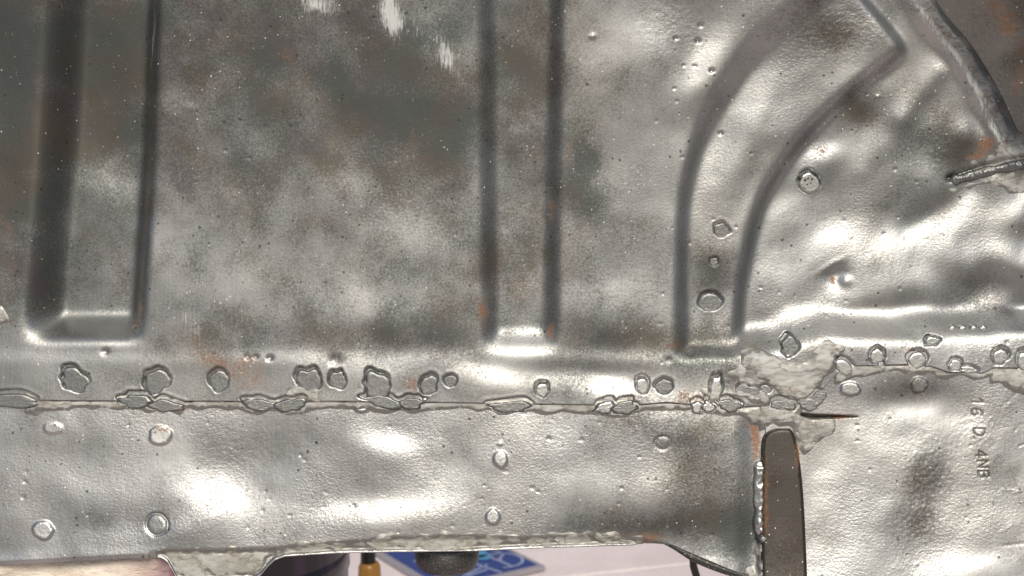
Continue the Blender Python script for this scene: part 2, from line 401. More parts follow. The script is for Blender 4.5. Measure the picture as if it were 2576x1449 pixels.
SEAMW = [  # cx, cy, rx, ry, rot, bright
 (36, 1004, 72, 14, 0, 0), (344, 1004, 42, 13, 4, 0), (418, 1016, 44, 12, 8, 0), (655, 1014, 42, 13, 3, 0), (732, 1013, 42, 13, -4, 0),
 (965, 1006, 46, 13, 10, 0), (1035, 1010, 34, 10, -4, 0), (1284, 1017, 53, 11, 1, 0), (1520, 1018, 26, 13, -8, 1), (1570, 1019, 34, 12, -6, 0),
 (1750, 1018, 14, 13, 0, 1), (1779, 1017, 15, 13, 0, 1), (1832, 1014, 28, 12, 6, 0), (1968, 1014, 34, 9, 2, 0), (2035, 1013, 22, 13, 0, 0), (2056, 998, 20, 14, -48, 0)]
HPRE = Hpan.copy()
LUMPS = []   # (outline, centre, floor, top, bright)
for i, h in enumerate(HOLES):
    x, y, rx, ry, rot, dep, ns, dx, dy, top, ro, br = h
    dep *= .8
    carve(Hpan, lump_outline(x, y, rx, ry, rot, 100 + i, 40, ro), dep, 5.0, .4)
    ns = 1.03; dx = .05 * rx; dy = .24 * ry
    LUMPS.append((lump_outline(x + dx, y + dy, rx * ns, ry * ns, rot, 100 + i, 40, ro), (x + dx, y + dy), -dep - 4, -3.0 + .25 * top if br < 2 else 4, br, 'plug'))
WELDM = np.zeros((NY, NX))
for i, h in enumerate(SEAMW):
    x, y, rx, ry, rot, br = h
    carve(Hpan, lump_outline(x, y - 2, rx + 3, ry + 7, rot, 500 + i, 48, .17), 13, 4, .6)
    sl = win(x, y, rx + 30)
    WELDM[sl] = np.maximum(WELDM[sl], poly_sdf(lump_outline(x, y + 5, rx + 1, ry + 2, rot, 500 + i, 48, .17), GX[sl], GY[sl]) > 0)
    LUMPS.append((lump_outline(x, y + 5, rx + 3, ry + 4, rot, 500 + i, 48, .17), (x, y + 5), -12, -1.5 + 3 * br, br, 'seam'))
for x, y, r, d in [(268, 884, 9, 5), (625, 897, 8, 5), (646, 897, 6, 5), (681, 900, 8, 6), (845, 905, 16, 6), (1860, 905, 10, 3), (1735, 890, 9, 3), (1680, 905, 9, 3), (1790, 178, 6, 6),
                   (1765, 60, 5, 6), (1758, 100, 6, 6), (1700, 95, 5, 4), (1820, 330, 5, 5), (2230, 232, 6, -3), (1490, 92, 8, -3), (477, 272, 14, -2)]:
    blob(Hpan, x, y, r, r * .8, -d)
pit_rng = np.random.default_rng(9)
for k in range(230):
    x, y = pit_rng.uniform(-40, 2620), pit_rng.uniform(-40, 1560)
    if y > 1000 or x > 1650 or k % 8 == 0:
        r = pit_rng.uniform(2.6, 5.2)
        a = Hpan if y < 1000 else (Hsill if x < 1905 else Hend)
        blob(a, x, y, r, r * pit_rng.uniform(.7, 1.1), -pit_rng.uniform(.8, 2.4) * (1 if pit_rng.random() > .12 else -.5))
for i, (x, y, rx, ry, h) in enumerate([(137, 1076, 27, 17, 4), (405, 1094, 30, 27, 6), (1259, 1154, 20, 24, 6), (110, 1333, 28, 26, 9), (1240, 1299, 21, 22, 7),
                                       (2310, 968, 24, 22, 8), (2137, 978, 28, 20, 8), (911, 1026, 20, 13, 8), (1258, 1115, 9, 7, 3)]):
    pts = lump_outline(x, y, rx, ry, 0, 900 + i, 32, .05)
    a = Hsill if x < 1905 else Hend
    sl = win(x, y, 60)
    s = poly_sdf(pts, GX[sl], GY[sl])
    tilt = np.clip((GY[sl] - (y - ry)) / (2 * ry), 0, 1)
    a[sl] += h * sstep(-1, 7, s) * (0.6 + 0.4 * tilt)
for (x, y, rx, ry) in [(398, 1317, 28, 27), (1665, 1112, 19, 17)]:
    sl = win(x, y, 60)
    s = poly_sdf(lump_outline(x, y, rx, ry, 0, 950 + rx, 32, .03), GX[sl], GY[sl])
    k = 1.0 if rx > 20 else .45
    Hsill[sl] += k * (-5 * np.exp(-(s / 3.2) ** 2) + 2 * sstep(0, 14, s))
# open tear at the corner of the end panel
tear = smooth_pts([(2016, 1040), (2026, 1051), (2090, 1052), (2158, 1048), (2100, 1045), (2050, 1043)], 4, True)
sl = win(2090, 1046, 100)
s = poly_sdf(tear, GX[sl], GY[sl])
Hend[sl] += -26 * sstep(-2, 3, s)
# stamped characters  16 D 4NB, reading downwards (turned a quarter clockwise)
GLY = {'1': [[(0, .75), (.35, 1), (.35, 0)]], '6': [[(.75, .9), (.4, 1), (.1, .7), (0, .3), (.2, 0), (.6, 0), (.8, .25), (.6, .5), (.2, .5), (.03, .3)]],
       'D': [[(0, 0), (0, 1), (.5, 1), (.8, .7), (.8, .3), (.5, 0), (0, 0)]], '4': [[(.55, 0), (.55, 1), (0, .3), (.8, .3)]],
       'N': [[(0, 0), (0, 1), (.75, 0), (.75, 1)]],
       'B': [[(0, 0), (0, 1), (.55, 1), (.75, .78), (.55, .52), (0, .52)], [(.55, .52), (.8, .28), (.55, 0), (0, 0)]]}
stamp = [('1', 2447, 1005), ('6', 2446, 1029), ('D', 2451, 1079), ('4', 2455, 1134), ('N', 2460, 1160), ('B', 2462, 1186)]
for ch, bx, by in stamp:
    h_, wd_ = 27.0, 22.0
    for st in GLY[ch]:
        pts = [(bx + v * h_ * .98 + u * 2, by + u * wd_) for u, v in st]
        sl = win(bx + 14, by + 10, 50)
        d_, _ = poly_dist(pts, GX[sl], GY[sl])
        Hend[sl] += -1.8 * np.exp(-(d_ / 2.1) ** 2)
        PAT_SHADE[sl] += .6 * np.exp(-(d_ / 2.4) ** 2)      # groove shade painted dark into the stamped strokes
# scratches and hammer texture on the right edge
for k in range(14):
    x, y = rnd.uniform(2520, 2620), rnd.uniform(1000, 1500)
    a = rnd.uniform(-.9, .1); L = rnd.uniform(20, 60)
    sl = win(x, y, L + 20)
    d_, _ = poly_dist([(x, y), (x + L * math.cos(a), y + L * math.sin(a))], GX[sl], GY[sl])
    Hend[sl] += rnd.uniform(-.8, .6) * np.exp(-(d_ / rnd.uniform(2.5, 5)) ** 2)

d_, _ = poly_dist([(2418, 440), (2466, 422), (2526, 404), (2602, 388), (2690, 374)], GX, GY)
Hpan += -15 * np.exp(-(d_ / 8.0) ** 2)
fine = 0.55 * noise(21, 13) + 0.3 * noise(22, 7)
rough_zone = np.zeros((NY, NX))
for p in [(2090, 60, 120, 70, 1.6), (2330, 1200, 60, 90, 1.6), (2310, 1310, 60, 40, 1.4), (2470, 1080, 60, 60, 1.0), (640, 1120, 150, 60, .6), (2420, 380, 90, 60, 1.0), (1700, 60, 80, 60, .8)]:
    blob(rough_zone, *p)
fine_h = .6 * fine * (0.04 + .5 * rough_zone)
Hpan_t = Hpan + Hd + fine_h
Hsill_t = Hsill + Hd + fine_h
Hend_t = Hend + Hd + fine_h
HTOP = np.where(GY < seam(GX), Hpan_t, np.where(GX < 1912, Hsill_t, Hend_t))

# ------------------------------------------------------------------ node material helpers
def new_mat(name):
    m = bpy.data.materials.new(name)
    m.use_nodes = True
    nt = m.node_tree
    nt.nodes.clear()
    out = nt.nodes.new("ShaderNodeOutputMaterial")
    b = nt.nodes.new("ShaderNodeBsdfPrincipled")
    nt.links.new(b.outputs[0], out.inputs[0])
    return m, nt, b

class N:
    def __init__(s, nt): s.nt = nt
    def node(s, t, **kw):
        n = s.nt.nodes.new(t)
        for k, v in kw.items(): setattr(n, k, v)
        return n
    def link(s, a, b): s.nt.links.new(a, b)
    def setin(s, sock, v):
        if isinstance(v, bpy.types.NodeSocket): s.link(v, sock)
        else: sock.default_value = v
    def math(s, op, a, b=0.0, clamp=False):
        n = s.node("ShaderNodeMath", operation=op); n.use_clamp = clamp
        s.setin(n.inputs[0], a); s.setin(n.inputs[1], b)
        return n.outputs[0]
    def mix(s, f, a, b):
        n = s.node("ShaderNodeMix", data_type='RGBA')
        s.setin(n.inputs[0], f); s.setin(n.inputs[6], a); s.setin(n.inputs[7], b)
        return n.outputs[2]
    def mixf(s, f, a, b):
        n = s.node("ShaderNodeMix", data_type='FLOAT')
        s.setin(n.inputs[0], f); s.setin(n.inputs[2], a); s.setin(n.inputs[3], b)
        return n.outputs[0]
    def ramp(s, v, lo, hi):
        n = s.node("ShaderNodeMapRange", interpolation_type='SMOOTHSTEP')
        s.setin(n.inputs[0], v); n.inputs[1].default_value = lo; n.inputs[2].default_value = hi
        return n.outputs[0]
    def coord(s, scale=(1, 1, 1), rot=(0, 0, 0)):
        t = s.node("ShaderNodeTexCoord"); m = s.node("ShaderNodeMapping")
        m.inputs[3].default_value = scale; m.inputs[2].default_value = rot
        s.link(t.outputs[3], m.inputs[0])
        return m.outputs[0]
    def noise(s, co, scale, detail=2, rough=.5):
        n = s.node("ShaderNodeTexNoise"); s.link(co, n.inputs[0])
        n.inputs['Scale'].default_value = scale; n.inputs['Detail'].default_value = detail; n.inputs['Roughness'].default_value = rough
        return n.outputs[0]
    def voro(s, co, scale, out=0, rnd_=1.0):
        n = s.node("ShaderNodeTexVoronoi"); s.link(co, n.inputs[0])
        n.inputs['Scale'].default_value = scale; n.inputs['Randomness'].default_value = rnd_
        return n.outputs[out]
    def bump(s, h, strength, dist, normal=None):
        n = s.node("ShaderNodeBump"); s.link(h, n.inputs['Height'])
        n.inputs['Strength'].default_value = strength; n.inputs['Distance'].default_value = dist
        if normal is not None: s.link(normal, n.inputs['Normal'])
        return n.outputs[0]

def steel_material(name, base=(.38, .378, .365), dark=(.082, .083, .079), rough=.40, use_masks=True, speck=True, peel=1.0, extra_dark=0.0):
    m, nt, b = new_mat(name)
    n = N(nt)
    co = n.coord()
    big = n.noise(co, 14, 3)
    mid = n.noise(co, 55, 4, .6)
    fine_n = n.noise(co, 640, 3, .65)
    grit = n.noise(co, 1150, 1)
    if use_masks:
        at = n.node("ShaderNodeAttribute"); at.attribute_name = "cover"
        sep = n.node("ShaderNodeSeparateColor"); n.link(at.outputs[0], sep.inputs[0])
        pat_shade, rust, pale = sep.outputs[0], sep.outputs[1], sep.outputs[2]
    else:
        pat_shade = rust = pale = None
    # oxide film and painted groove shade, broken up by grain
    grain = n.math('MULTIPLY', n.math('SUBTRACT', mid, .5), .20)
    grain2 = n.math('ADD', n.math('MULTIPLY', n.math('SUBTRACT', fine_n, .5), 1.0), n.math('MULTIPLY', n.math('SUBTRACT', grit, .5), .7))
    p = n.math('ADD', n.math('ADD', pat_shade if pat_shade is not None else .25 + extra_dark, grain), grain2)
    p = n.math('MULTIPLY', n.ramp(p, -.15, .95), .95)
    hue = n.mix(n.ramp(n.noise(co, 22, 3), .38, .62), (dark[0] * 1.14, dark[1] * 1.0, dark[2] * .86, 1), (dark[0] * .91, dark[1] * 1.0, dark[2] * .98, 1))
    hue2 = n.mix(n.ramp(n.noise(co, 31, 2), .5, .68), hue, (dark[0] * 1.08, dark[1] * .97, dark[2] * 1.0, 1))
    clean = n.mix(n.ramp(big, .35, .65), (base[0], base[1], base[2], 1), (base[0] * .82, base[1] * .84, base[2] * .86, 1))
    colr = n.mix(p, clean, hue2)
    r = n.mixf(p, rough, rough + .16)
    brush = n.noise(n.coord((1, 1, .045), (0, .35, 0)), 900, 2, .6)
    r = n.math('ADD', r, n.math('MULTIPLY', n.math('SUBTRACT', brush, .5), .22))
    r = n.math('ADD', r, n.math('MULTIPLY', n.math('SUBTRACT', fine_n, .5), .16))
    metal = n.mixf(p, 1.0, .85)
    if use_masks:
        rr = n.math('ADD', rust, n.math('ADD', n.math('MULTIPLY', n.math('SUBTRACT', mid, .5), 1.5), n.math('MULTIPLY', n.math('SUBTRACT', fine_n, .5), 1.6)))
        rr = n.math('MULTIPLY', n.ramp(rr, .28, 1.05), .8)
        rcol = n.mix(n.ramp(grit, .4, .6), (.16, .062, .022, 1), (.26, .125, .055, 1))
        colr = n.mix(rr, colr, rcol)
        metal = n.mixf(rr, metal, .15); r = n.mixf(rr, r, .8)
        streak = n.noise(n.coord((900, 900, 60)), 1.0, 2)
        pp = n.math('ADD', pale, n.math('ADD', n.math('MULTIPLY', n.math('SUBTRACT', streak, .5), 1.2), n.math('MULTIPLY', n.math('SUBTRACT', mid, .5), .8)))
        pp = n.math('MULTIPLY', n.ramp(pp, .3, .95), .8)
        colr = n.mix(pp, colr, (.58, .59, .57, 1))
        metal = n.mixf(pp, metal, .1); r = n.mixf(pp, r, .75)
    if speck:
        # settled white dust specks
        vd = n.voro(co, 520, 0); vc = n.voro(co, 520, 1)
        sp = n.node("ShaderNodeSeparateColor"); n.link(vc, sp.inputs[0])
        pick = n.ramp(sp.outputs[0], .9, .95)
        size = n.math('MULTIPLY', sp.outputs[1], .2)
        dot = n.math('MULTIPLY', n.math('LESS_THAN', vd, n.math('ADD', size, .06)), pick)
        dot = n.math('MULTIPLY', dot, n.ramp(n.noise(co, 9, 2), .3, .6))
        colr = n.mix(n.math('MULTIPLY', dot, .75), colr, (.7, .7, .68, 1))
        metal = n.mixf(dot, metal, 0.0); r = n.mixf(dot, r, .85)
        # dark pits
        vd2 = n.voro(co, 190, 0); vc2 = n.voro(co, 190, 1)
        sp2 = n.node("ShaderNodeSeparateColor"); n.link(vc2, sp2.inputs[0])
        d2 = n.math('MULTIPLY', n.math('LESS_THAN', vd2, n.math('MULTIPLY', sp2.outputs[1], .21)), n.ramp(sp2.outputs[0], .6, .7))
        colr = n.mix(n.math('MULTIPLY', d2, .7), colr, (.05, .047, .042, 1))
    n.link(colr, b.inputs['Base Color']); n.link(r, b.inputs['Roughness']); n.link(metal, b.inputs['Metallic'])
    # orange-peel and grit relief
    peel_n = n.noise(n.coord((1, 1, 1.35)), 520, 2, .55)
    h1 = n.bump(peel_n, .5 * peel, .00026)
    h2 = n.bump(grit, .4 * peel, .00012, h1)
    if use_masks:
        for hh, st in ((h1, .5), (h2, .4)):
            n.link(n.math('MULTIPLY', at.outputs['Alpha'], st * peel), hh.node.inputs['Strength'])
    h3 = n.bump(brush, .5, .00009, h2)
    n.link(h3, b.inputs['Normal'])
    return m

M_PAN = steel_material("bare_floor_steel")
M_SILL = steel_material("bare_sill_steel", base=(.42, .417, .405), peel=1.15)
M_END = steel_material("bare_end_steel", base=(.43, .424, .408), peel=1.2)
M_BRACKET = steel_material("dark_bracket_steel", base=(.085, .077, .068), dark=(.048, .042, .036), rough=.5, peel=.7)
M_WELD = steel_material("dull_weld", base=(.25, .25, .243), dark=(.11, .11, .105), rough=.42, use_masks=False, speck=False, peel=.8)
M_WELDB = steel_material("bright_weld", base=(.5, .495, .475), dark=(.17, .165, .15), rough=.3, use_masks=False, speck=False, peel=.5, extra_dark=-.15)

def sealant_material(name, c1=(.40, .40, .378), c2=(.26, .253, .23)):
    m, nt, b = new_mat(name)
    n = N(nt)
    co = n.coord(); cs = n.coord((.4, 1, 1), (0, .35, 0))
    a = n.noise(cs, 90, 5, .65); f = n.noise(cs, 480, 3, .6)
    v = n.math('ADD', a, n.math('MULTIPLY', n.math('SUBTRACT', f, .5), .55))
    col_ = n.mix(n.ramp(v, .34, .66), (*c2, 1), (*c1, 1))
    col_ = n.mix(n.math('MULTIPLY', n.ramp(n.noise(co, 60, 4, .6), .58, .76), .55), col_, (.22, .14, .085, 1))
    col_ = n.mix(n.math('MULTIPLY', n.ramp(n.noise(co, 38, 3), .55, .7), .45), col_, (.30, .31, .31, 1))
    at = n.node("ShaderNodeAttribute"); at.attribute_name = "cover"
    wear = n.math('ADD', at.outputs['Fac'], n.math('ADD', n.math('MULTIPLY', n.math('SUBTRACT', n.noise(co, 120, 4, .65), .5), 1.3), n.math('MULTIPLY', n.math('SUBTRACT', f, .5), .9)))
    k = n.ramp(wear, .12, .5)
    vein = n.math('ABSOLUTE', n.math('SUBTRACT', n.noise(cs, 70, 5, .6), .5))
    col_ = n.mix(n.math('MULTIPLY', n.ramp(vein, .035, .0), .6), col_, (.12, .095, .07, 1))
    col_ = n.mix(k, (.20, .195, .18, 1), col_)
    n.link(col_, b.inputs['Base Color'])
    n.link(n.mixf(k, .7, 0.0), b.inputs['Metallic'])
    n.link(n.mixf(k, .42, .6), b.inputs['Roughness'])
    b.inputs['Specular IOR Level'].default_value = .4
    h1 = n.bump(a, .5, .0012); h2 = n.bump(f, .4, .0004, h1)
    n.link(h2, b.inputs['Normal'])
    return m
M_SEAL = sealant_material("old_seam_sealer")
M_SEAL2 = sealant_material("grimy_flange_sealer", (.34, .34, .31), (.22, .215, .185))

# ------------------------------------------------------------------ mesh builders
def mesh_obj(name, verts, quads, mat, parent=None, smooth=True, cover=None, tris=None):
    me = bpy.data.meshes.new(name)
    verts = np.asarray(verts, np.float32); quads = np.asarray(quads, np.int32).reshape(-1, 4)
    nt_ = 0 if tris is None else len(tris)
    me.vertices.add(len(verts)); me.vertices.foreach_set("co", verts.ravel())
    nl = quads.size + 3 * nt_
    me.loops.add(nl)
    li = quads.ravel() if not nt_ else np.concatenate([quads.ravel(), np.asarray(tris, np.int32).ravel()])
    me.loops.foreach_set("vertex_index", li)
    me.polygons.add(len(quads) + nt_)
    st = np.concatenate([np.arange(len(quads)) * 4, quads.size + np.arange(nt_) * 3]).astype(np.int32)
    me.polygons.foreach_set("loop_start", st)
    me.update(calc_edges=True)
    me.validate()
    me.polygons.foreach_set("use_smooth", np.full(len(me.polygons), smooth))
    if cover is None and mat.name.endswith('sealer'):
        cover = np.ones((len(verts), 4))
    if cover is not None:
        a = me.color_attributes.new("cover", 'FLOAT_COLOR', 'POINT')
        a.data.foreach_set("color", np.asarray(cover, np.float32).ravel())
    me.materials.append(mat)
    o = bpy.data.objects.new(name, me)
    COL.objects.link(o)
    if parent is not None: o.parent = parent
    return o

DISH_R = 3900.0
def to_local(x, y, w):
    # the whole floor is gently dished about a horizontal axis; points measured on the flat are carried onto the dish
    x, y, w = (np.asarray(v_, float) for v_ in (x, y, w))
    dish = (y - 724.5) ** 2 / (2 * DISH_R) + np.maximum(0, x - 1350) ** 2 / (2 * 12000.0)
    f = 1 - dish * S / DIST
    xd, yd = CX + (x - CX) * f, 724.5 + (y - 724.5) * f
    return np.stack([(xd - CX) * S, -(w + dish) * S, (BY - yd) * S], -1)

def grid_quads(nr, nc):
    i = np.arange(nr * nc).reshape(nr, nc)
    return np.stack([i[1:, :-1], i[1:, 1:], i[:-1, 1:], i[:-1, :-1]], -1).reshape(-1, 4)

def sheet(name, XX, YY, H, mat, parent, thick=5.0, skirt=('b',), lift=0.0):
    """a pressed sheet: XX, YY rows x columns in p; its listed edges get a turned, visible thickness"""
    W = samp(H, XX, YY) + lift
    cov = np.stack([np.clip(samp(PAT_SHADE, XX, YY), -.5, 1.5), np.clip(samp(RUST, XX, YY), 0, 1.5), np.clip(samp(PALE, XX, YY), 0, 1.5), samp(GRAIN, XX, YY)], -1)
    for side in skirt:
        ax = 0 if side in 'tb' else 1
        idx = {'t': 0, 'b': -1, 'l': 0, 'r': -1}[side]
        def edge(a): return np.take(a, [idx], axis=ax)
        offs = {'t': (0, 1), 'b': (0, -1), 'l': (1, 0), 'r': (-1, 0)}[side]
        rows = [(0.0, -thick), (10.0, -thick - 1)]
        for d, dw in rows:
            parts = (edge(XX) if True else 0) 
            ex, ey, ew, ec = edge(XX) + offs[0] * d * 1.0, edge(YY) + offs[1] * d * 1.0, edge(W) , edge(cov)
            ew = ew + (dw if d == 0 else -1.0)
            if side in 'br':
                XX = np.concatenate([XX, ex], ax); YY = np.concatenate([YY, ey], ax); W = np.concatenate([W, ew], ax); cov = np.concatenate([cov, ec], ax)
            else:
                XX = np.concatenate([ex, XX], ax); YY = np.concatenate([ey, YY], ax); W = np.concatenate([ew, W], ax); cov = np.concatenate([ec, cov], ax)
    nr, nc = XX.shape
    return mesh_obj(name, to_local(XX, YY, W).reshape(-1, 3), grid_quads(nr, nc), mat, parent, True, cov.reshape(-1, 4))

def lump(name, outline, centre, floor, top, mat, parent, H=None, seed=0, dome=.55, rings=7, base_h=None):
    """a blob of weld metal: flat-ish crown, lumpy edge that sinks into the sheet"""
    rr = np.random.default_rng(seed)
    n = len(outline)
    cx, cy = centre
    base = float(samp(Hd, cx, cy)) + (float(samp(HPRE, cx, min(cy, 1000))) if base_h is None else base_h)
    V = []; tris = []; quads = []
    o = np.array(outline)
    jit = rr.normal(0, 1, (rings + 1, n)) * .6
    lo_y, hi_y = o[:, 1].min(), o[:, 1].max()
    for k in range(rings + 1):
        f = 1.0 - k / (rings + 1)
        f = f ** .8
        t = 1 - f
        for q in range(n):
            fl2 = floor
            hh = fl2 + (top - fl2) * (1 - (1 - min(1, t / dome)) ** 2.4)
            sm = (jit[k, q] + jit[k, (q + 1) % n] + jit[k, q - 1]) / 3
            V.append((cx + (o[q, 0] - cx) * f, cy + (o[q, 1] - cy) * f, base + hh + (sm * .9 * f if k else 0)))
    V.append((cx, cy, base + top - .1))
    for k in range(rings):
        for q in range(n):
            quads.append((k * n + q, k * n + (q + 1) % n, (k + 1) * n + (q + 1) % n, (k + 1) * n + q))
    for q in range(n):
        tris.append((rings * n + q, rings * n + (q + 1) % n, len(V) - 1))
    V = np.array(V)
    # outline runs clockwise on the picture, i.e. faces look to the viewer when reversed
    quads = [qd[::-1] for qd in quads]; tris = [t_[::-1] for t_ in tris]
    return mesh_obj(name, to_local(V[:, 0], V[:, 1], V[:, 2]), quads, mat, parent, True, None, tris)

def smear(name, poly, thick, mat, parent, seed=0, rough=4.0, soft=16.0, H=None, step=2.6, ang=0.3, aniso=.3, edge=0.0, clip=None):
    """a trowelled patch of seam sealer that feathers out into the sheet below"""
    H = HTOP if H is None else H
    p = np.array(poly)
    x0, y0 = p.min(0) - 14; x1, y1 = p.max(0) + 14
    XX, YY = np.meshgrid(np.arange(x0, x1, step), np.arange(y0, y1, step))
    s = poly_sdf(poly, XX, YY)
    n1 = samp(smear_n[seed % 3], XX + 173 * seed % 900 * 0, YY)
    n2 = samp(smear_f, XX, YY)
    n3 = samp(smear_e, XX, YY)
    se = s + 6.0 * n3 * min(1, soft / 10)
    t = .55 * thick * sstep(-2, soft * 1.6, se) + rough * .16 * n1 * sstep(4, 22, se) - 3.2 * sstep(2, -14, se) + .4
    W = samp(H, XX, YY) + t
    keep = (t > -2.4)
    if clip is not None: keep &= clip(XX, YY)
    q = grid_quads(*XX.shape)
    kf = keep.ravel()
    q = q[kf[q].all(1)]
    used = np.unique(q)
    remap = -np.ones(XX.size, int); remap[used] = np.arange(len(used))
    L = to_local(XX, YY, W).reshape(-1, 3)[used]
    wear = np.clip(se / (soft * 1.6), 0, 1) * .8 + .22 * n1 * .5
    cov = np.stack([wear, wear, wear, np.ones_like(wear)], -1).reshape(-1, 4)[used]
    return mesh_obj(name, L, remap[q], mat, parent, True, cov)

smear_n = [noise(31, 42, .35, .4), noise(32, 36, .35, -.6), noise(33, 40, .3, 1.2)]
smear_f = noise(34, 16)
smear_e = noise(35, 44)

# ------------------------------------------------------------------ the welded floor section
root = bpy.data.objects.new("car_floor_section", None)
COL.objects.link(root)
root.location = (0, 0, BASE_Z)
root.rotation_euler = (-LEAN, 0, 0)
root['label'] = "stripped grey steel car floor section with pressed ribs, welds and old seam sealer"
root['category'] = "car floor"
root['kind'] = "thing"

ST = 2.4
def col_sheet(name, xa, xb, top, bottom, H, mat, ST=ST, **kw):
    nx = int((xb - xa) / ST) + 1
    x = np.linspace(xa, xb, nx)
    t, b_ = top(x), bottom(x)
    ny = int(np.max(b_ - t) / ST) + 1
    v = np.linspace(0, 1, ny)[:, None]
    XX = np.repeat(x[None, :], ny, 0); YY = t[None, :] * (1 - v) + b_[None, :] * v
    return sheet(name, XX, YY, H, mat, root, **kw)

pan = col_sheet("floor_pan", -110, 2690, lambda x: np.full_like(x, -110.0), seam, Hpan_t, M_PAN)
sill = col_sheet("sill_panel", -110, 1950, lambda x: seam(x) - 34, sill_bottom, Hsill_t, M_SILL, lift=-1.0)
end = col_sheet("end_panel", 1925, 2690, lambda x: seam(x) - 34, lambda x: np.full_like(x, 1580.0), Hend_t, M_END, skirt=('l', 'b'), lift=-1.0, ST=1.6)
pan['label'] = "ribbed floor pan of dull speckled bare steel"
sill['label'] = "dented bright sill panel below the weld seam"
end['label'] = "scuffed bare steel end panel with stamped characters"

# bracket strip
bo = smooth_pts([(1916, 1600), (1913, 1300), (1914, 1140), (1920, 1098), (1940, 1080), (1972, 1075), (1992, 1084), (2006, 1130), (2018, 1220), (2025, 1330), (2030, 1449), (2034, 1600)])
by_ = np.linspace(1077, 1585, 210)
left_pts = np.array(bo[:len(bo) // 2 - 2]); right_pts = np.array(bo[len(bo) // 2 - 2:])
la = left_pts[np.argsort(left_pts[:, 1])]; ra = right_pts[np.argsort(right_pts[:, 1])]
xl = np.interp(by_, la[:, 1], la[:, 0]); xr = np.interp(by_, ra[:, 1], ra[:, 0])
v = np.linspace(0, 1, 54)[None, :]
BX = xl[:, None] * (1 - v) + xr[:, None] * v
BYY = np.repeat(by_[:, None], 54, 1)
Hbr = Hend + 0.5 * Hd + 10 + 3 * (1 - ((GX - 1968) / 56) ** 2)
sdb = poly_sdf(bo, GX, GY)
Hbr = Hbr - 6 * sstep(9, 0, sdb)
bracket = sheet("bracket_strip", BX, BYY, Hbr, M_BRACKET, root, thick=9, skirt=('l', 'r', 't'))
bracket['label'] = "dark brown-black reinforcing strip with rusty edges"

# corner panel at the upper right, beyond the rolled flange
cy_ = np.linspace(-110, 330, 180)
fa = np.array(flr); ce = np.interp(cy_, fa[:, 1], fa[:, 0]) + 26
u = np.linspace(0, 1, 120)[None, :]
CXX = ce[:, None] * (1 - u) + 2720 * u
CYY = np.repeat(cy_[:, None], 120, 1)
M_CORNER = steel_material("stained_corner_steel", base=(.22, .215, .2), dark=(.06, .054, .047), rough=.5)
dcor, _ = poly_dist(flr, GX, GY)
Hcorner = Hd * .3 - 18 + fine * .5 + .5 * dcor
corner = sheet("corner_panel", CXX, CYY, Hcorner, M_CORNER, root, skirt=('l',), lift=0)
corner['label'] = "dark stained corner panel beyond the rolled flange"

# welds
for i, (ol, c, fl_, top, br, kind) in enumerate(LUMPS):
    name = {'plug': "plug_weld", 'seam': "seam_weld"}[kind]
    par = pan
    if br == 2:
        o = lump("screw", ol, c, fl_, top, M_WELDB, pan, seed=i, dome=.25, rings=9)
        o['label'] = "pitted bright screw head sunk in a hole"
        sx, sy = c
        dark_m, dnt, db = new_mat("pit_black"); db.inputs['Base Color'].default_value = (.03, .028, .025, 1); db.inputs['Roughness'].default_value = .9
        for k, (px_, py_, a_, b_) in enumerate([(-12, -8, 5, 4), (-4, -12, 4, 2.5), (6, -10, 5, 3), (-7, 3, 3.5, 3), (8, 8, 8, 4), (3, 0, 2.5, 4)]):
            lump("pit", lump_outline(sx + px_, sy + py_, a_, b_, -30, 60 + k, 14, .12), (sx + px_, sy + py_), top - 3, top + .6, dark_m, o, seed=k, rings=2, base_h=float(samp(HPRE, *c)) + .2)
    else:
        lump(name, ol, c, fl_, top, M_WELDB if br else M_WELD, par, seed=i, dome=.4 if br else .22)
# four small beads upper right of the ledge
for k, x in enumerate((2402, 2428, 2456, 2480)):
    lump("tack_weld", lump_outline(x, 828 - k * .5, 15, 11, -15, 40 + k, 24, .08), (x, 828), float(samp(Hpan, x, 828)) - 9, float(samp(Hpan, x, 828)) + 2, M_WELDB, pan, seed=80 + k, dome=.8, base_h=0)

def bead(name, pts, width, height, mat, parent, seed, H, ripple=9.0, rip_a=.55):
    """a run of weld: rippled half-round bead along a path"""
    p = np.array(smooth_pts(pts, 24))
    seg = np.r_[0, np.cumsum(np.hypot(*np.diff(p, axis=0).T))]
    L = seg[-1]; m = int(L / 1.6)
    s = np.linspace(0, L, m)
    px, py = np.interp(s, seg, p[:, 0]), np.interp(s, seg, p[:, 1])
    tx, ty = np.gradient(px), np.gradient(py); ln = np.hypot(tx, ty); nx_, ny_ = -ty / ln, tx / ln
    rr = np.random.default_rng(seed)
    K = 15
    a = np.linspace(-1, 1, K)
    wob = 1 + .10 * np.sin(s / 13 + 1) + .09 * np.sin(s / 7.3) + .05 * np.sin(s / 31)
    end_t = np.minimum(1, np.minimum(s, L - s) / (width * .6)) ** .5
    XX = px[:, None] + nx_[:, None] * a[None] * (width / 2 * wob * end_t)[:, None]
    YY = py[:, None] + ny_[:, None] * a[None] * (width / 2 * wob * end_t)[:, None]
    rip = np.sin((s[:, None] + 7 * (a[None] ** 2) * 1.2) / ripple * 2 * math.pi + 2 * np.sin(s[:, None] / 37))
    lum = samp(smear_f, XX, YY)
    prof = np.sqrt(np.clip(1 - a ** 2, 0, 1))
    W = samp(H, px, py)[:, None] - 4 + (height * prof[None] + rip_a * rip * prof[None] + 1.0 * lum * prof[None]) * end_t[:, None]
    return mesh_obj(name, to_local(XX, YY, W).reshape(-1, 3), grid_quads(m, K), mat, parent, True)

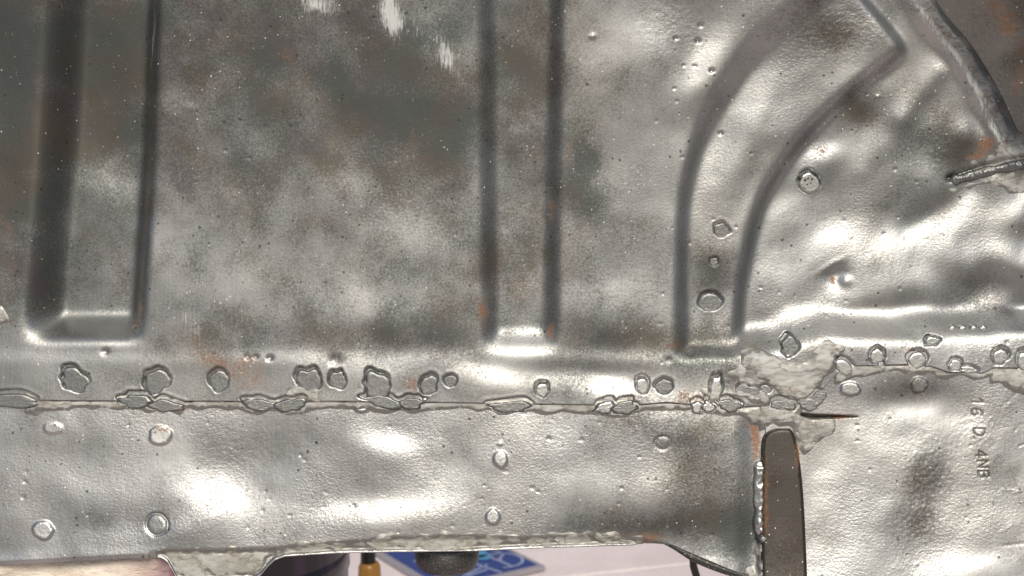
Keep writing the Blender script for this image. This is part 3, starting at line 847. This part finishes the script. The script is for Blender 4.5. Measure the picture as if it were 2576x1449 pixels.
vb = bead("weld_bead", [(1912, 1158), (1909, 1200), (1911, 1260), (1912, 1320), (1917, 1352)], 31, 15, M_WELDB, bracket, 1, HTOP, 17)
vb['label'] = "rippled bright weld bead down the strip's left edge"
lump("weld_bead_end", lump_outline(1919, 1355, 17, 14, 0, 77, 28, .08), (1919, 1355), -6, 14, M_WELD, bracket, seed=5, dome=.8, base_h=0)
# long bead at the right edge, in its groove
grv = [(2385, 452), (2440, 436), (2500, 418), (2576, 402), (2660, 388)]
rb = bead("weld_bead", [(2418, 450), (2466, 438), (2526, 422), (2602, 406), (2680, 392)], 27, 13, M_WELD, pan, 2, HTOP, 10)
rb['label'] = "grey rippled weld bead in a groove near the right edge"

# sealer
def off_weld(x, y): return samp(WELDM, x, y) < .5
def strip_poly(top, bot, xa, xb, n=60):
    x = np.linspace(xa, xb, n)
    return list(zip(x, top(x))) + list(zip(x[::-1], bot(x[::-1])))
seal_low = curve([(40, 1032), (110, 1032), (200, 1024), (310, 1024), (450, 1034), (520, 1022), (610, 1026), (640, 1036), (760, 1034), (800, 1024), (900, 1022), (960, 1034),
                  (1050, 1036), (1110, 1024), (1200, 1024), (1260, 1036), (1330, 1032), (1420, 1032), (1500, 1042), (1560, 1042), (1620, 1030), (1700, 1024), (1780, 1034), (1860, 1042)])
o = smear("sealant_line", strip_poly(lambda x: seam(x) - 4, seal_low, 70, 900), 5, M_SEAL, sill, 0, 2.2, 5, H=Hsill_t, step=2.0, clip=off_weld)
o['label'] = "thin pale sealer line under the seam, left half"
o = smear("sealant_line", strip_poly(lambda x: seam(x) - 4, seal_low, 900, 1860), 5, M_SEAL, sill, 1, 2.2, 5, H=Hsill_t, step=2.0, clip=off_weld)
o['label'] = "thin pale sealer line under the seam, right half"
big_poly = smooth_pts([(1890, 872), (1930, 890), (1960, 900), (2010, 902), (2050, 880), (2078, 862), (2108, 868), (2100, 905), (2080, 945), (2060, 990), (2030, 1012),
                       (1990, 1010), (1950, 992), (1920, 960), (1890, 930), (1872, 905)], 5, True)
o = smear("sealant_patch", big_poly, 9, M_SEAL, pan, 2, 4.0, 16)
o['label'] = "broad pale smear of seam sealer at the panel junction"
o = smear("sealant_patch", smooth_pts([(1840, 1030), (1900, 1022), (1960, 1024), (2012, 1020), (2018, 1045), (2070, 1056), (2090, 1075), (2060, 1110), (2040, 1140), (2015, 1145),
                                       (2004, 1090), (1990, 1068), (1950, 1062), (1915, 1080), (1905, 1060), (1870, 1050)], 5, True), 8, M_SEAL, end, 0, 4.0, 12, ang=.8)
o['label'] = "pale sealer curling round the top of the dark strip"
o = smear("sealant_patch", smooth_pts([(1850, 965), (1835, 940), (1860, 930), (1880, 950), (1940, 1005), (1900, 1012), (1840, 1002), (1780, 1004), (1775, 985), (1820, 990)], 4, True), 4, M_SEAL, pan, 1, 3.0, 12)
o = smear("sealant_patch", smooth_pts([(780, 970), (800, 965), (812, 985), (800, 1006), (775, 1006), (725, 1000), (715, 985), (740, 970)], 4, True), 5, M_SEAL, pan, 1, 3.0, 8)
r_low = curve([(2060, 1000), (2100, 960), (2150, 938), (2200, 936), (2290, 936), (2340, 932), (2380, 948), (2480, 950), (2500, 942), (2660, 945)])
o = smear("sealant_line", strip_poly(lambda x: seam(x) - 1, r_low, 2100, 2500), 4, M_SEAL, end, 2, 2.6, 6, H=Hend_t)
o['label'] = "pale sealer under the right-hand seam"
o = smear("sealant_patch", smooth_pts([(2490, 925), (2560, 930), (2640, 930), (2640, 965), (2560, 985), (2500, 960)], 4, True), 5, M_SEAL, end, 0, 3.5, 10, H=Hend_t)
o = smear("sealant_patch", smooth_pts([(1912, 1368), (1935, 1372), (1940, 1420), (1950, 1470), (1960, 1560), (1890, 1560), (1880, 1449), (1905, 1430)], 4, True), 14, M_SEAL, bracket, 1, 4, 8)
# flange sealer along the lower edge, and on the tab
fl_poly1 = strip_poly(lambda x: flange_line(x) + 2, lambda x: sill_bottom(x) - 9, 398, 690, 50)
o = smear("sealant_patch", fl_poly1, 7, M_SEAL2, sill, 0, 3.0, 10, H=Hsill_t, clip=lambda x, y: y < sill_bottom(x) - 4)
o['label'] = "cracked grey-green sealer filling the lower tab"
fl_poly2 = strip_poly(lambda x: flange_line(x) - 4, lambda x: sill_bottom(x) - 8, 690, 1612, 90)
o = smear("sealant_strip", fl_poly2, 6, M_SEAL2, sill, 1, 2.5, 8, H=Hsill_t, clip=lambda x, y: y < sill_bottom(x) - 4)
o['label'] = "grimy ridged sealer along the lower flange"
for k, (x, y, a_, b_2, r_) in enumerate([(928, 1366, 24, 9, 40), (985, 1366, 18, 8, 45), (1035, 1364, 20, 7, 35), (1085, 1358, 18, 13, 55), (1350, 1362, 24, 9, 35), (1400, 1360, 16, 7, 40),
                                          (1508, 1350, 22, 13, 50), (1575, 1364, 34, 10, 2)]):
    zb = float(samp(Hsill, x, y))
    lump("sealant_ridge", lump_outline(x, y, a_, b_2, r_, 1200 + k, 26, .1), (x, y), zb - 6, zb + 4, M_SEAL2, sill, seed=60 + k, dome=.9, base_h=0)
# flange sealer at the upper right, and the band that joins it
o = bead("sealant_strip", [(x + 16, y - 3) for x, y in flr[::3]], 34, 9, M_SEAL, corner, 7, np.maximum(Hpan_t, np.where(GX > np.interp(GY, fa[:, 1], fa[:, 0]) + 26, Hcorner, -99)), 60, .1)
o['label'] = "pale sealer ridge running up the rolled flange"
o = smear("sealant_patch", smooth_pts([(2470, 410), (2520, 385), (2555, 350), (2600, 340), (2640, 420), (2560, 410), (2500, 420)], 4, True), 5, M_SEAL, pan, 1, 3, 10)
o = smear("sealant_patch", smooth_pts([(2420, 472), (2480, 452), (2560, 432), (2650, 420), (2650, 470), (2560, 470), (2520, 455), (2470, 468)], 4, True), 5, M_SEAL, pan, 0, 3, 10)
o = smear("sealant_patch", smooth_pts([(-40, 765), (5, 770), (22, 795), (18, 812), (-40, 815)], 4, True), 8, M_SEAL, pan, 0, 3, 8)

# black rubber trim under the sloping edge at the right
def tube_mesh(path, rads, n=16):
    """path in world/local metres; rads (ra, rb) per point"""
    P = [Vector(p) for p in path]
    V = []; Q = []
    for i, p in enumerate(P):
        t = (P[min(i + 1, len(P) - 1)] - P[max(i - 1, 0)]).normalized()
        a = t.cross(Vector((0, 1, 0)));
        if a.length < 1e-4: a = t.cross(Vector((1, 0, 0)))
        a.normalize(); b = t.cross(a)
        ra, rb_ = rads[i] if isinstance(rads[i], tuple) else (rads[i], rads[i])
        for k in range(n):
            th = 2 * math.pi * k / n
            V.append(p + a * ra * math.cos(th) + b * rb_ * math.sin(th))
    for i in range(len(P) - 1):
        for k in range(n):
            Q.append((i * n + k, i * n + (k + 1) % n, (i + 1) * n + (k + 1) % n, (i + 1) * n + k))
    return [tuple(v_) for v_ in V], Q

def simple_mat(name, c, rough=.5, metal=0.0, bump_s=None, var=.25, spots=None):
    m, nt, b = new_mat(name)
    n = N(nt); co = n.coord()
    a = n.noise(co, (bump_s or 200) * .25, 4, .6)
    n.link(n.mix(a, (c[0] * (1 - var), c[1] * (1 - var), c[2] * (1 - var), 1), (c[0] * (1 + var), c[1] * (1 + var), c[2] * (1 + var), 1)), b.inputs['Base Color'])
    b.inputs['Roughness'].default_value = rough; b.inputs['Metallic'].default_value = metal
    if bump_s:
        n.link(n.bump(n.noise(co, bump_s, 3), .5, .3 / bump_s), b.inputs['Normal'])
    if spots:
        vd = n.voro(co, spots, 0)
        base_l = b.inputs['Base Color'].links[0].from_socket
        n.link(n.mix(n.math('MULTIPLY', n.math('LESS_THAN', vd, .2), .6), base_l, (.35, .32, .29, 1)), b.inputs['Base Color'])
    return m

M_RUB = simple_mat("black_rubber", (.022, .021, .02), .5, 0, 900, .4, spots=420)
M_STOP = simple_mat("dusty_black_rubber", (.026, .024, .022), .42, 0, 1400, .5, spots=800)
tp = smooth_pts([(1660, 1366), (1700, 1382), (1750, 1408), (1800, 1429), (1850, 1446), (1900, 1462), (1980, 1490)], 6)
path = [tuple(to_local(np.array(x), np.array(y), np.array(-26.0))) for x, y in tp]
rr_ = [(min(1, .12 + i / 14) * 12 * S, min(1, .2 + i / 14) * 16 * S) for i in range(len(path))]
V, Q = tube_mesh(path, rr_)
trim = mesh_obj("rubber_trim", V, Q, M_RUB, root)
trim['label'] = "black rubber edge trim below the sloping edge"

# rubber bump stop hanging below the lower flange
prof = [(0, 1468), (30, 1467), (55, 1463), (72, 1453), (81, 1438), (84, 1420), (84, 1404), (80, 1396), (0, 1396)]
V = []; Q = []
nseg = 40
sx_, sw_ = 1118, -100
for r_, y_ in smooth_pts(prof, 4):
    for k in range(nseg):
        th = 2 * math.pi * k / nseg
        V.append(tuple(to_local(np.array(sx_ + r_ * math.cos(th)), np.array(y_), np.array(sw_ + r_ * math.sin(th) * .9))))
for i in range(len(V) // nseg - 1):
    for k in range(nseg):
        Q.append((i * nseg + k, (i + 1) * nseg + k, (i + 1) * nseg + (k + 1) % nseg, i * nseg + (k + 1) % nseg))
stop = mesh_obj("bump_stop", V, Q, M_STOP, root)
stop['label'] = "dusty black rubber stop hanging under the lower flange"

# ------------------------------------------------------------------ what shows below the metal
CAMP = Vector(cam.location)
cr, sr2 = math.cos(cam.rotation_euler[0]), math.sin(cam.rotation_euler[0])
def ray(px, py):
    d = Vector(((px - CX) * S, (724.5 - py) * S, -DIST))
    return Vector((d.x, d.y * cr - d.z * sr2, d.y * sr2 + d.z * cr)).normalized()
def ground_at(px, py, z=0.0):
    d = ray(px, py); t = (z - CAMP.z) / d.z
    return CAMP + d * t
def at_depth(px, py, Y):
    d = ray(px, py); t = (Y - CAMP.y) / d.y
    return CAMP + d * t

def kind(o, k): o['kind'] = k; return o
def tag(o, label, cat, group=None):
    o['label'] = label; o['category'] = cat
    if group: o['group'] = group
    return o

m, nt, b = new_mat("pinkish_concrete")
n = N(nt); co = n.coord()
a = n.noise(co, 3, 5, .6); f = n.noise(co, 60, 4, .6)
cc = n.mix(n.ramp(n.math('ADD', n.math('MULTIPLY', a, .7), n.math('MULTIPLY', f, .3)), .35, .65), (.56, .475, .465, 1), (.68, .59, .575, 1))
n.link(cc, b.inputs['Base Color']); b.inputs['Roughness'].default_value = .85
n.link(n.bump(f, .3, .002), b.inputs['Normal'])
M_GROUND = m
GQ = [(0, 1, 2, 3)]
ground = mesh_obj("ground", [(-60, -60, -.006), (60, -60, -.006), (60, 60, -.006), (-60, 60, -.006)], GQ, simple_mat("joint_grey", (.2, .19, .185), .9), None, False)
kind(ground, 'structure')
# paving slabs around the patch of yard that shows; joints follow the lines seen under the metal
p0, p1 = ground_at(1480, 1446), ground_at(1745, 1417)
ang = math.atan2((p1 - p0).y, (p1 - p0).x)
e1 = Vector((math.cos(ang), math.sin(ang), 0)); e2 = Vector((-e1.y, e1.x, 0))
def box_mesh(name, cen, ex, ey, hx, hy, z0, z1, mat, parent=None, bev=.003):
    V = []
    for (z, k) in ((z0, 0), (z1 - bev, 0), (z1, bev)):
        for sx2, sy2 in ((-1, -1), (1, -1), (1, 1), (-1, 1)):
            q = cen + ex * (sx2 * (hx - k)) + ey * (sy2 * (hy - k))
            V.append((q.x, q.y, z))
    Q = [(3, 2, 1, 0), (8, 9, 10, 11)]
    for l in (0, 4):
        for k in range(4):
            Q.append((l + k, l + (k + 1) % 4, l + 4 + (k + 1) % 4, l + 4 + k))
    return mesh_obj(name, V, Q, mat, parent, False)
SL = 1.2
for i in range(-3, 4):
    for j in range(-3, 4):
        c_ = p0 + e1 * ((i + .18) * SL) + e2 * ((j + .5) * SL)
        sl_o = box_mesh("paving_slab", c_, e1, e2, SL / 2 - .006, SL / 2 - .006, -.02, 0.0 + .002 * ((i * 3 + j * 5) % 3), M_GROUND, ground)

# blue printed board lying on the paving
A = ground_at(945, 1384, .02); Bc = ground_at(1372, 1419, .02); Ct = ground_at(1290, 1384, .02)
dA = ground_at(1100, 1449, .02) - A
dB = Bc - Ct
ed = (ground_at(1240, 1449, .02) - Bc)
ex_ = ed.normalized(); ey_ = Vector((-ex_.y, ex_.x, 0))
if ey_.y < 0: ey_ = -ey_
# corner Bc is the right-hand corner; left long edge passes through A
wid = abs((A - Bc).dot(ex_)); 
hei = .55
cen = Bc + ex_ * (wid / 2) + ey_ * (hei / 2)
m, nt, bs = new_mat("blue_print")
n = N(nt); co = n.coord()
fnz = n.noise(co, 6, 3)
cbl = n.mix(fnz, (.018, .026, .125, 1), (.026, .04, .18, 1))
n.link(cbl, bs.inputs['Base Color']); bs.inputs['Roughness'].default_value = .4
M_BLUE = m
M_WLINE = simple_mat("pale_print", (.25, .28, .40), .4, 0, None, .1)
M_CYAN = simple_mat("cyan_print", (.08, .25, .40), .4, 0, None, .2)
M_EDGE = simple_mat("grey_board_edge", (.26, .24, .26), .5, 0, None, .1)
board = bpy.data.objects.new("printed_board", None); COL.objects.link(board)
tag(board, "blue printed board with white lines lying on the pinkish paving", "board")
def board_child(name, c2, ex, ey, hx, hy, z0, z1, mat, bev=.001):
    o = box_mesh(name, c2, ex, ey, hx, hy, z0, z1, mat, board, bev); return o
board_child("backing", cen, ex_, ey_, wid / 2, hei / 2, .004, .016, M_EDGE)
board_child("print_sheet", cen, ex_, ey_, wid / 2 - .016, hei / 2 - .016, .016, .0185, M_BLUE)
def pline(a2, b2, wdt, mat, z=.0185):
    d2 = b2 - a2; L2 = d2.length; d2.normalize(); nn = Vector((-d2.y, d2.x, 0))
    board_child("print_line", (a2 + b2) / 2, d2, nn, L2 / 2, wdt / 2, z, z + .0008, mat, .0002)
for (pa, pb) in [((1095, 1449), (1180, 1408)), ((1165, 1449), (1225, 1420)), ((1180, 1412), (1262, 1440)), ((1215, 1392), (1290, 1425)), ((1040, 1412), (1110, 1398)), ((1100, 1395), (1180, 1402)), ((1225, 1432), (1175, 1449))]:
    pline(ground_at(*pa, .019), ground_at(*pb, .019), .007, M_WLINE)
def ringmesh(cp, r0, r1, a0, a1, mat, z=.0196):
    V = []; Q = []
    for k in range(33):
        t = a0 + (a1 - a0) * k / 32
        for r_ in (r0, r1):
            V.append((cp.x + r_ * math.cos(t), cp.y + r_ * math.sin(t), z))
    for k in range(32): Q.append((2 * k, 2 * k + 1, 2 * k + 3, 2 * k + 2))
    return mesh_obj("print_ring", V, Q, mat, board, False)
ringmesh(ground_at(1262, 1410, .019), .050, .058, -1.5, 2.4, M_WLINE)
ringmesh(ground_at(1232, 1396, .019), .030, .037, -1.2, 1.4, M_WLINE)
ringmesh(ground_at(1216, 1402, .019), .004, .020, 0, 6.28, M_CYAN)
ringmesh(ground_at(1199, 1394, .019), .004, .030, 0, 6.28, M_CYAN)
ringmesh(ground_at(1252, 1407, .019), .002, .012, 0, 6.28, M_WLINE)

# dark plum plastic drum standing behind the metal
dY = 0.55
pl, pr = at_depth(330, 1420, dY), at_depth(866, 1400, dY)
dr_ = (pr.x - pl.x) / 2
dc = Vector(((pl.x + pr.x) / 2, dY + .02, 0))
m, nt, bs = new_mat("plum_black_plastic")
n = N(nt); co = n.coord((1, 1, .12))
st_n = n.noise(co, 42, 3)
n.link(n.mix(n.ramp(st_n, .45, .7), (.010, .006, .011, 1), (.045, .018, .042, 1)), bs.inputs['Base Color'])
bs.inputs['Roughness'].default_value = .22
M_DRUM = m
def lathe(name, cen, prof_, mat, parent, seg=56):
    V = []; Q = []
    for r_, z_ in prof_:
        for k in range(seg):
            th = 2 * math.pi * k / seg
            V.append((cen.x + r_ * math.cos(th), cen.y + r_ * math.sin(th), z_))
    for i in range(len(prof_) - 1):
        for k in range(seg):
            Q.append((i * seg + k, i * seg + (k + 1) % seg, (i + 1) * seg + (k + 1) % seg, (i + 1) * seg + k))
    return mesh_obj(name, V, Q, mat, parent, True)
drum = bpy.data.objects.new("plastic_drum", None); COL.objects.link(drum)
tag(drum, "glossy plum-black plastic drum behind the lower left tab", "drum")
lathe("drum_body", dc, [(0.001, .002), (dr_ * .9, .002), (dr_ * .96, .02), (dr_ * .98, .2), (dr_, .5), (dr_, .62), (dr_ * .97, .66), (0.001, .66)], M_DRUM, drum)
lathe("drum_hoop", dc, [(dr_ * .98, .52), (dr_ * 1.015, .525), (dr_ * 1.015, .545), (dr_ * .98, .55)], M_DRUM, drum)

# stained cream block close behind the lower left edge
m, nt, bs = new_mat("stained_cream_plaster")
n = N(nt); co = n.coord((1, 1, 1))
a = n.noise(n.coord((1, 1, 2.2), (0, .3, 0)), 45, 5, .65); f = n.noise(co, 300, 3)
sepx = n.node("ShaderNodeSeparateXYZ"); n.link(co, sepx.inputs[0])
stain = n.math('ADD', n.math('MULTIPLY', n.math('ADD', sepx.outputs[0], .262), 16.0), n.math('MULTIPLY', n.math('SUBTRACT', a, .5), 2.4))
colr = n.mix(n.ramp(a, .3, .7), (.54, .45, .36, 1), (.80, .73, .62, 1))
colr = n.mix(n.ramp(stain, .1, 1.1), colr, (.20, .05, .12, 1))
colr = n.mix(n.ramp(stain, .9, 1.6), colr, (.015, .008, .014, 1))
n.link(colr, bs.inputs['Base Color']); bs.inputs['Roughness'].default_value = .7
n.link(n.bump(a, .8, .006, n.bump(f, .4, .001)), bs.inputs['Normal'])
M_CREAM = m
cy0 = -0.0075
ca, cb = at_depth(-160, 1404, cy0), at_depth(432, 1404, cy0)
gx = np.linspace(ca.x, cb.x, 90); gz = np.linspace(0, ca.z + .005, 60)
XXc, ZZc = np.meshgrid(gx, gz)
rngc = np.random.default_rng(4)
bul = .004 * np.sin(XXc * 60 + 2 * np.sin(ZZc * 30)) + .003 * np.sin(ZZc * 110 + XXc * 40)
YYc = cy0 + bul
front = np.stack([XXc, YYc, ZZc], -1).reshape(-1, 3)
back = front + np.array([0, .12, 0]); back[:, 1] = cy0 + .12
nf = len(front)
q1 = grid_quads(60, 90)[:, ::-1]
Q = [tuple(q) for q in q1] + [tuple(int(v_) + nf for v_ in q[::-1]) for q in q1]
idx = np.arange(nf).reshape(60, 90)
for line in (idx[0], idx[-1], idx[:, 0], idx[:, -1]):
    for a2, b2 in zip(line[:-1], line[1:]):
        Q.append((int(a2), int(b2), int(b2) + nf, int(a2) + nf))
cream = mesh_obj("plaster_block", np.concatenate([front, back]), Q, M_CREAM, None, True)
tag(cream, "rough cream block with purple stains below the lower left edge", "block")

# black rod with an amber collar
rY = 0.9
rc = at_depth(926, 1400, rY); sc_ = (at_depth(946, 1400, rY).x - at_depth(906, 1400, rY).x) / 2
rod = bpy.data.objects.new("rod_stand", None); COL.objects.link(rod)
tag(rod, "black rod rising from an amber collar beside the dark drum", "rod")
zc = at_depth(926, 1414, rY).z
M_AMB = simple_mat("amber_plastic", (.32, .15, .025), .35, 0, 300, .3)
M_BLK = simple_mat("black_metal", (.012, .012, .012), .4, .3, 400, .3)
M_DKB = simple_mat("dark_brown_strap", (.03, .022, .016), .6, 0, 400, .3)
bc = Vector((rc.x, rY, 0))
lathe("rod_shaft", bc, [(sc_ * .95, zc - .02), (sc_ * .95, zc + .45), (.0005, zc + .45)], M_BLK, rod, 24)
cc2 = Vector((rc.x + sc_ * .15, rY, 0))
lathe("rod_collar", cc2, [(sc_ * 1.1, zc - .12), (sc_ * 1.45, zc - .11), (sc_ * 1.5, zc - .03), (sc_ * 1.38, zc - .006), (sc_ * 1.1, zc), (.0005, zc)], M_AMB, rod, 28)
lathe("rod_base", bc, [(.0005, .022), (sc_ * 6, .022), (sc_ * 6.2, .015), (sc_ * 6.2, .002)], M_BLK, rod, 32)
lathe("rod_post", cc2, [(sc_ * 1.1, .02), (sc_ * 1.1, zc - .115)], M_BLK, rod, 24)

# thin dark strap hanging below the rubber trim
kY = 0.35
k0, k1 = at_depth(1742, 1380, kY), at_depth(1758, 1470, kY)
path = [k0 + Vector((-.004, 0, .12)), k0, (k0 + k1) / 2 + Vector((-.002, 0, 0)), k1, k1 + Vector((.03, 0, -.2)), Vector((k1.x + .06, kY, .004)), Vector((k1.x + .14, kY + .05, .004))]
path = [Vector(p) for p in path]
V, Q = tube_mesh([tuple(p) for p in path], [(.0036, .0022)] * len(path), 10)
tag(mesh_obj("hanging_strap", V, Q, M_DKB), "thin dark strap hanging under the black rubber trim", "strap")
